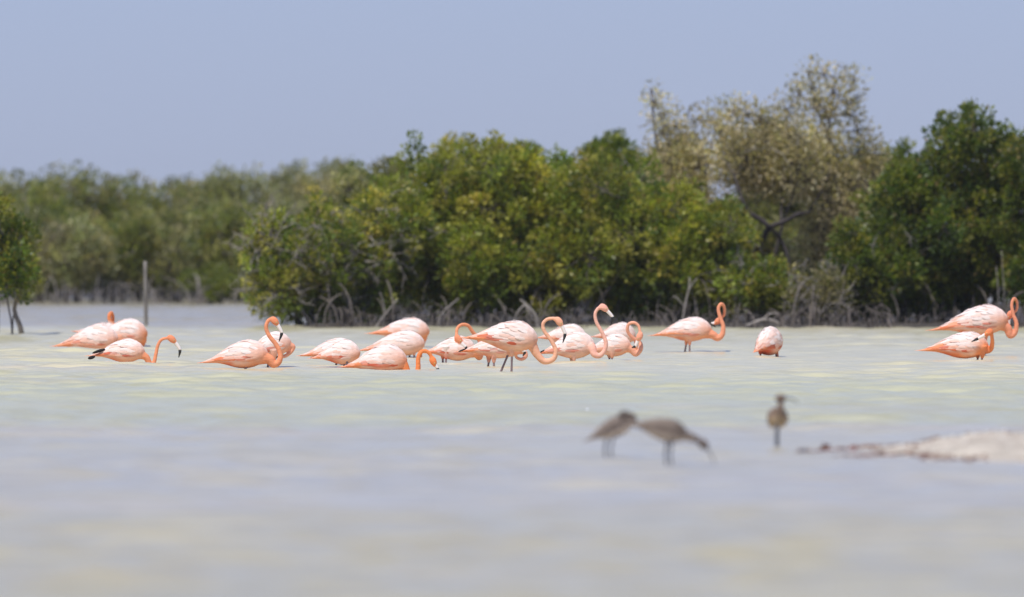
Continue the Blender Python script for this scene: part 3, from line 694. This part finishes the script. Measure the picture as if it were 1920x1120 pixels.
flamingo('flamingo half hidden behind another with rust patches, its dark tail tip farthest left', 686, (561, 668), (668, 656),
         [(658, 666), (660, 680), (664, 700)], [(674, 710), (678, 716), (686, 722), (690, 730)], seed=7, orange=.4, rear=1.0, tone=.97, yaw=.05)
flamingo('bent-down flamingo with rust red patches on its flank, left of the lowest middle one', 690, (582, 673), (676, 660),
         [(664, 674), (666, 688), (670, 704)], [(683, 714), (687, 720), (694, 726), (698, 734)], seed=8, orange=.5, rear=1.0, yaw=-.2, fat=1.15)
flamingo('topmost flamingo of the middle group, orange along its back and breast', 652, (690, 626), (806, 621),
         [(797, 634), (793, 646), (794, 664)], [(804, 678), (808, 684), (815, 690), (818, 700)], seed=9, orange=.8, rear=.6, yaw=.08, fat=.95)
flamingo('flamingo between two others in a diagonal stack of three, orange tail pointing left', 671, (672, 658), (797, 643),
         [(788, 656, .08), (788, 670, .1), (792, 690, .1)], [(803, 700), (807, 706), (814, 712), (818, 720)], legs=[(768, 662, 768, 672), (776, 662, 777, 672)], seed=10, orange=.35, rear=.5, fat=.92)
flamingo('lowest flamingo of the diagonal stack, neck under water and orange head dipping in beside it', 693, (640, 689), (764, 674),
         [(757, 686), (766, 704), (780, 704), (784, 690), (784, 674), (788, 662), (797, 658), (806, 664), (810, 674)], [(812, 677), (814, 682), (821, 691), (819, 701)],
         seed=11, orange=.8, rear=1.0, neckcol=(.86, .29, .10), fat=1.1, rn=1.0)
flamingo('flamingo preening its back with a small closed neck loop, behind the front long-legged one', 681, (790, 662), (893, 655),
         [(893, 664), (900, 670, .05), (904, 655, .08), (899, 636, .08), (888, 624, .05), (878, 611, .02), (866, 609, 0), (857, 616, -.03), (855, 628, -.06)], [(858, 636, -.08), (863, 643, -.09), (872, 651, -.10), (874, 658, -.1)],
         legs=[(831, 668, 831, 682), (836, 668, 835, 682)], seed=12, orange=.45, rear=1.0, fat=1.08, yaw=.1, rn=.9)
flamingo('flamingo with a black wing tip at its tail, standing behind the front long-legged one', 688, (858, 660), (978, 650),
         [(982, 660), (986, 668), (978, 674), (968, 670), (968, 662, -.06)], [(972, 657, -.08), (976, 656, -.08), (985, 660, -.09), (980, 668, -.09)],
         legs=[(917, 674, 915, 689), (926, 674, 926, 690)], seed=13, orange=.3, rear=.6, black=[(861, 659, 874, 654, .018)], neckcol=(.86, .46, .34), fat=.9, rn=.8)
flamingo('foremost flamingo standing on two visible dark legs, neck in a big low loop', 699, (868, 634), (1009, 636),
         [(999, 650), (1007, 665), (1021, 678), (1038, 673), (1042, 657), (1033, 638), (1021, 622), (1018, 608), (1026, 599), (1038, 597)], [(1048, 603), (1053, 610), (1060, 627), (1055, 644)],
         legs=[(956, 657, 938, 700), (960, 660, 959, 699)], seed=14, rufle=1.35, orange=.4, rear=.6, neckcol=(.87, .50, .34), fat=1.0, rn=.9)
flamingo('flamingo mostly hidden behind the curved necks, only its pale back and orange rump showing', 664, (1006, 634), (1100, 632),
         [(1100, 642), (1102, 658), (1104, 680)], [(1106, 688), (1110, 694), (1117, 700), (1120, 708)], seed=15, orange=.4, rear=1.0, fat=1.1, yaw=-.1)
flamingo('flamingo behind the right end of the middle group, pale hump beside a neck loop', 662, (1110, 632), (1192, 628),
         [(1192, 638), (1193, 652), (1194, 674)], [(1196, 682), (1200, 688), (1207, 694), (1210, 702)], seed=16, orange=.3, rear=.5, fat=1.2, yaw=.3, tone=.98)
flamingo('right end flamingo of the middle group, neck looped tightly down, black bill tucked in', 676, (1095, 660), (1183, 646),
         [(1184, 656), (1192, 664), (1201, 655), (1200, 643, .03), (1187, 634, .0), (1177, 622, -.03), (1178, 609, -.05), (1188, 605, -.06), (1197, 611, -.07), (1200, 622, -.08)], [(1199, 631, -.09), (1196, 638, -.09), (1191, 650, -.09), (1184, 652, -.09)],
         legs=[(1142, 668, 1143, 677), (1148, 668, 1147, 677)], seed=17, orange=.5, rear=.4, neckcol=(.86, .45, .31), fat=1.15, rn=.85)
flamingo('flamingo with the highest raised head, white bill with drooping black tip, behind the front bird', 682, (1008, 664), (1116, 645),
         [(1110, 652, -.07), (1114, 664, -.1), (1124, 667, -.1), (1133, 658, -.1), (1136, 642, -.1), (1128, 622, -.1), (1118, 604, -.1), (1116, 588, -.1), (1122, 577, -.1)], [(1132, 577, -.1), (1139, 583, -.1), (1149, 595, -.1), (1145, 611, -.1)],
         legs=[(1072, 674, 1072, 684), (1077, 672, 1075, 684)], seed=18, black=[(1009, 663, 1020, 657, .018)], orange=.25, rear=.6, neckcol=(.87, .52, .42), fat=1.12, rn=.95)
flamingo('lone flamingo right of the middle group, head folded back, bill pointing at its breast', 661, (1221, 630), (1335, 617),
         [(1336, 628), (1345, 634), (1354, 628), (1356, 612), (1350, 594), (1347, 579), (1352, 570), (1358, 576, .04), (1358, 590, .07), (1352, 597, .08)], [(1347, 602, .08), (1342, 606, .08), (1334, 607, .08), (1342, 614, .08)],
         legs=[(1288, 638, 1284, 662), (1293, 638, 1293, 660)], seed=19, rufle=1.3, orange=.7, rear=.7, neckcol=(.84, .37, .22), fat=.95, rn=.9)
flamingo('small rounded flamingo seen from behind, tail to the left and red underside showing', 670, (1413, 660), (1458, 636),
         [(1456, 646), (1457, 660), (1459, 680)], [(1465, 690), (1467, 696), (1470, 702), (1471, 710)], legs=[(1432, 660, 1433, 671), (1449, 660, 1449, 670)], yaw=1.15, seed=20, orange=.9, rear=1.0, fat=1.15, wide=1.15, vent=1)
flamingo('upper flamingo of the right-hand pair, neck looped high at the picture edge', 668, (1744, 620), (1891, 598),
         [(1889, 616), (1894, 629), (1903, 624), (1906, 607), (1900, 590), (1897, 572), (1901, 560), (1907, 566, .04), (1907, 580, .07), (1900, 588, .09)], [(1894, 591, .10), (1892, 597, .10), (1893, 609, .10), (1890, 615, .10)],
         legs=[(1838, 640, 1836, 668), (1846, 640, 1846, 668)], seed=21, rufle=1.35, orange=.7, rear=.7, neckcol=(.84, .36, .22), fat=.92, rn=.82, tone=.97)
flamingo('lower flamingo of the right-hand pair, deep orange, preening its side with a black bill tip', 676, (1723, 658), (1854, 648),
         [(1856, 656), (1860, 644, -.08), (1859, 632, -.14), (1858, 622, -.16)], [(1853, 623, -.17), (1848, 627, -.18), (1832, 635, -.18), (1820, 641, -.17)],
         legs=[(1834, 668, 1833, 678), (1842, 668, 1840, 678)], seed=22, orange=1.25, rear=1.0, neckcol=(.83, .30, .13), fat=.92, rn=1.0)

# ---- shorebirds in the foreground
BR = (.15, .115, .09); LB = (.58, .47, .37); DB = (.06, .045, .04)
def shorebird(label, wl, tail, chest, neck, head, bill, legs, yaw=0, fat=1.0, wide=1.0, seed=0, cols=(BR, LB, DB)):
    rng = np.random.RandomState(seed + 900); D = depth(wl); s = F / D; cy = math.cos(yaw)
    px0 = sum(l[0] for l in legs) / len(legs); bed = -.03
    root = empty('curlew', (xs(px0, D), D, bed), yaw); tag(root, label, 'shorebird', 'brown shorebirds in the shallows')
    def Q(p): return np.array(((p[0] - px0) / s / cy, p[2] if len(p) > 2 else 0.0, (wl - p[1]) / s - bed))
    b = Body(Q(tail), Q(chest), fat, wide); mb = MB(); b.loft(mb, BR)
    npts = [Q(p) for p in neck]; path = catmull([b.t + b.a * b.L * .75, b.t + b.a * b.L * .9] + npts, 5)
    mb.tube(path, list(np.linspace(.045, .019, len(path))), 12, BR)
    hc = Q(head); bp = [Q(p) for p in bill]; hx = bp[0] - hc; hx /= np.linalg.norm(hx)
    mb.ball(hc, (.040, .029, .031), hx, BR, 12, 8)
    me = remesh(mb, .006); n = len(me.vertices); co = np.empty(n * 3, np.float32); me.vertices.foreach_get('co', co); co = co.reshape(-1, 3).astype(float)
    u, v, w = b.coords(co); nz = vnoise(co[:, 0] * 70, co[:, 2] * 70 + co[:, 1] * 50, seed)
    col = mixc(cols[0], cols[1], -v * 12 + (nz - .5) * .8 + .2); 
    col = mixc(col, cols[0], np.clip((u - 1) * 6, 0, 1)); col = mixc(col, cols[2], np.clip(nz - .45, 0, .5) * 1.4)
    ca = me.color_attributes.new('tint', 'FLOAT_COLOR', 'POINT'); c4 = np.ones((n, 4), np.float32); c4[:, :3] = col; ca.data.foreach_set('color', c4.ravel())
    me.polygons.foreach_set('use_smooth', [True] * len(me.polygons)); me.materials.clear(); me.materials.append(M_plume); me.name = 'body'
    ob = bpy.data.objects.new('body', me); C.objects.link(ob); ob.parent = root
    for side in (1, -1):
        wb = MB()
        for ri, ru in enumerate((.85, .75, .65, .55, .45, .36)):
            for q in range(6):
                th = side * (.1 + .95 * q / 5 + rng.uniform(-.08, .08)); c = mixc(np.array(cols[0]), np.array(cols[2]), np.array(rng.uniform(0, .8)))
                blade(wb, b, ru + rng.uniform(-.02, .02), th, (.06 + .012 * ri) * b.L / .33, .022, .004, c, mixc(c, np.array(cols[1]), np.array(.35)), dth=-side * .1)
        wb.build('wing', M_plume, root)
    bl = MB(); pts = catmull([hc + hx * .02] + bp, 4); bl.tube(pts, list(np.linspace(.008, .0025, len(pts))), 7, (.08, .07, .065)); bl.build('bill', M_bill, root)
    for sd2 in (1, -1):
        e = MB(); e.ball(hc + hx * .010 + np.array((0, .020 * sd2, .006)), (.004, .003, .004), (1, 0, 0), (.01, .01, .01), 8, 6); e.build('eye', M_bill, root)
    for k, l in enumerate(legs):
        a = Q((l[0], l[1])); c = Q((l[2], l[3])); a[1] = c[1] = (.02 if k == 0 else -.02); c[2] = .004
        kn = (a + c) / 2 + np.array((-.012, 0, 0)); lg = MB()
        lg.tube([a + np.array((0, 0, .04)), a, kn, c], [.014, .010, .0085, .007], 6, (.20, .21, .23))
        for da in (-.5, 0, .5): lg.tube([c, c + np.array((math.cos(da) * .035, math.sin(da) * .035, 0))], [.005, .003], 5, (.20, .21, .23))
        lg.build('leg', M_leg, root)
    return root
shorebird('brown shorebird with dark folded wings preening, left one of the two at centre right', 862, (1094, 829), (1184, 792), [(1186, 788), (1182, 780), (1176, 777)], (1168, 779), [(1160, 784), (1150, 796), (1145, 806)],
          [(1137, 822, 1137, 864), (1149, 822, 1149, 864)], seed=1, fat=.95, wide=.9, cols=((.12, .092, .075), (.62, .50, .40), (.04, .032, .03)))
shorebird('brown shorebird stretched low with bill down at the water, right one of the pair', 874, (1168, 793), (1290, 818), [(1300, 822), (1311, 827)], (1319, 833), [(1327, 842), (1336, 858), (1341, 872)],
          [(1250, 836, 1252, 876), (1259, 836, 1262, 876)], seed=2, fat=.85, wide=.9)
shorebird('brown shorebird facing the camera alone left of the sand spit, slim bill to the right', 842, (1447, 804), (1463, 778), [(1463, 768), (1463, 757)], (1463, 747, 0), [(1463, 747, .04), (1463, 749, .09), (1462, 757, .135)],
          [(1454, 800, 1455, 843), (1461, 800, 1460, 843)], yaw=-1.30, seed=3, fat=1.45, wide=1.85, cols=((.20, .14, .10), (.44, .32, .19), (.07, .05, .04)))

# ------------------------------------------------------------------ sand spit with wrack
M_sand = mat('shell_sand', 0.9, tinted=False, base=(0.50, 0.44, 0.355), noise=(5, 0.22, (1, .5, 1)), bump=(30, 0.012, (1, 1, 1)))
def spit():
    # footprint: a tongue that points left, its near edge closer to the camera
    X, Y = np.meshgrid(np.linspace(1.6, 9.0, 300), np.linspace(66, 92, 180))
    tipx, tipy = xs(1535, 77.5), 78.2
    t = (X - tipx)
    yn = tipy - 1.0 - 3.8 * np.clip(t / 1.4, 0, 3) ** .6 + (vnoise(X * 2.2, X * 0, 5) - .5) * 1.2
    yf = tipy + .6 + 3.2 * np.clip(t / 1.4, 0, 3) ** .8 + (vnoise(X * 1.8, X * 0 + 7, 6) - .5) * 1.5
    d = np.minimum(np.minimum((Y - yn) * .45, (yf - Y) * .45), t * .8)
    Z = np.clip(d * .11, -.08, .10) * np.clip(.55 + t * .5, 0, 1.2) * .85 + (vnoise(X * 5, Y * 1.2, 8) - .5) * .03 + (vnoise(X * 14, Y * 4, 9) - .5) * .016
    Z = np.where(d < 0, np.minimum(Z, d * .05 - .012), Z)
    grid_obj('sand_spit', X, Y, Z, M_sand)
    rr = random.Random(3); m = MB(); edge = []
    def height(x, y):
        i = int(np.clip((y - 66) / 26 * 179, 0, 179)); j = int(np.clip((x - 1.6) / 7.4 * 299, 0, 299)); return max(Z[i, j], 0)
    for _ in range(2600):
        x = rr.uniform(tipx - .1, 5.2); j = int(np.clip((x - 1.6) / 7.4 * 299, 0, 299)); k = rr.random()
        if vnoise(np.array([x * 3.3]), np.array([0.5 if k < .5 else 9.5]), 33)[0] < .42: continue
        y = (yf[0, j] - rr.uniform(.2, 1.3)) if k < .5 else (yn[0, j] + rr.uniform(-.1, .9))
        if k > .88: y = rr.uniform(yn[0, j], yf[0, j]) if x < tipx + .7 else y
        z = height(x, y); a = rr.uniform(0, 6.28); l = rr.uniform(.008, .03); c = np.array(rr.choice([(.16, .075, .055), (.26, .15, .11), (.13, .08, .06), (.34, .24, .18)]))
        m.tube([(x, y, z), (x + math.cos(a) * l, y + math.sin(a) * l * 2, z + rr.uniform(.003, .014)), (x + math.cos(a) * 2 * l, y + math.sin(a) * 2 * l, z + .003)], [rr.uniform(.003, .006), .006, .003], 4, c, cap=False)
    for _ in range(2600):               # shell grit and crumbs of dry weed on the sand
        x = rr.uniform(tipx + .2, 5.4); j = int(np.clip((x - 1.6) / 7.4 * 299, 0, 299)); y = rr.uniform(yn[0, j] + .2, yf[0, j] - .2)
        z = height(x, y); r = rr.uniform(.004, .013)
        if z < .01: continue
        c = rr.choice([(.75, .70, .62), (.30, .22, .17), (.42, .33, .26), (.20, .13, .10)])
        m.add([(x - r, y, z - .002), (x, y - r * 1.5, z - .002), (x + r, y + r, z - .002), (x, y, z + r * .8)], [(0, 1, 3), (1, 2, 3), (2, 0, 3)], c)
    o = m.build('seaweed_wrack', M_weed); tag(o, kind='stuff')
    def lump(px, py, w, h, label, col, seed):
        D = depth(py); r = random.Random(seed); b = MB(); s = F / D
        for _ in range(26):
            a = r.uniform(0, 6.28); q = r.uniform(0, 1); x = math.cos(a) * q * w / s / 2; y = math.sin(a) * q * w / s / 2; hh = h / s * (1 - q * q) * r.uniform(.6, 1)
            b.tube([(x, y, 0), (x * .8 + r.uniform(-.01, .01), y * .8, hh * .7), (x * .4 + r.uniform(-.02, .02), y * .5, hh), (x * .1 - x * .5, y * .2, hh * .6)], [.008, .012, .011, .004], 5, np.array(col) * r.uniform(.6, 1.3))
        x0 = xs(px, D); z = height(x0, D) if x0 > 1.6 else 0
        o = b.build('seaweed_clump', M_weed, loc=(x0, D, z)); tag(o, label, 'seaweed', 'seaweed clumps by the sand spit')
    lump(1506, 853, 16, 12, 'small dark blob of seaweed in the water between the bird and the sand spit', (.14, .12, .13), 1)
    lump(1548, 847, 34, 14, 'brown seaweed clump at the very tip of the sand spit', (.16, .075, .05), 2)
    lump(1600, 853, 34, 12, 'reddish seaweed clump on the near edge, just right of the spit tip', (.22, .08, .06), 3)
    lump(1652, 856, 22, 9, 'greyish seaweed clump on the near edge, half way along the narrow part', (.12, .09, .085), 4)
    lump(1735, 862, 44, 9, 'flat brown seaweed clump where the spit widens, near edge', (.17, .09, .07), 5)
    lump(1815, 873, 50, 10, 'long dark seaweed clump on the near edge by the right side', (.14, .08, .06), 6)
    lump(1815, 824, 20, 13, 'dark seaweed clump standing up on the far edge of the sand', (.10, .04, .035), 7)
    lump(1915, 822, 16, 10, 'small dark seaweed clump on the far edge at the picture border', (.12, .055, .045), 8)
spit()
# small white bit of foam floating
fm = MB(); fm.ball((0, 0, .008), (.02, .018, .016), (1, 0, 0), (1, 1, 1), 10, 8); fm.ball((.012, .01, .006), (.014, .014, .012), (1, 0, 0), (1, 1, 1), 8, 6)
o = fm.build('foam_lump', M_foam, loc=(xs(1101, depth(772)), depth(772), 0)); tag(o, 'tiny white lump floating left of and above the two brown shorebirds', 'foam')


# ------------------------------------------------------------------ thin warm-day haze over the lagoon
hz = bpy.data.materials.new('haze'); hz.use_nodes = True; ht = hz.node_tree; ht.nodes.clear()
ho = ht.nodes.new('ShaderNodeOutputMaterial'); pv = ht.nodes.new('ShaderNodeVolumePrincipled')
pv.inputs['Color'].default_value = (.97, .96, .92, 1); pv.inputs['Density'].default_value = 0.00012; pv.inputs['Anisotropy'].default_value = 0.2
ht.links.new(pv.outputs[0], ho.inputs['Volume'])
hb = MB(); x, y0, y1, z0, z1 = 950, -80, 3550, -1.6, 9.0
hb.add([(-x, y0, z0), (x, y0, z0), (x, y1, z0), (-x, y1, z0), (-x, y0, z1), (x, y0, z1), (x, y1, z1), (-x, y1, z1)],
       [(0, 3, 2, 1), (4, 5, 6, 7), (0, 1, 5, 4), (1, 2, 6, 5), (2, 3, 7, 6), (3, 0, 4, 7)], (1, 1, 1))
tag(hb.build('haze', hz, smooth=False), kind='stuff')
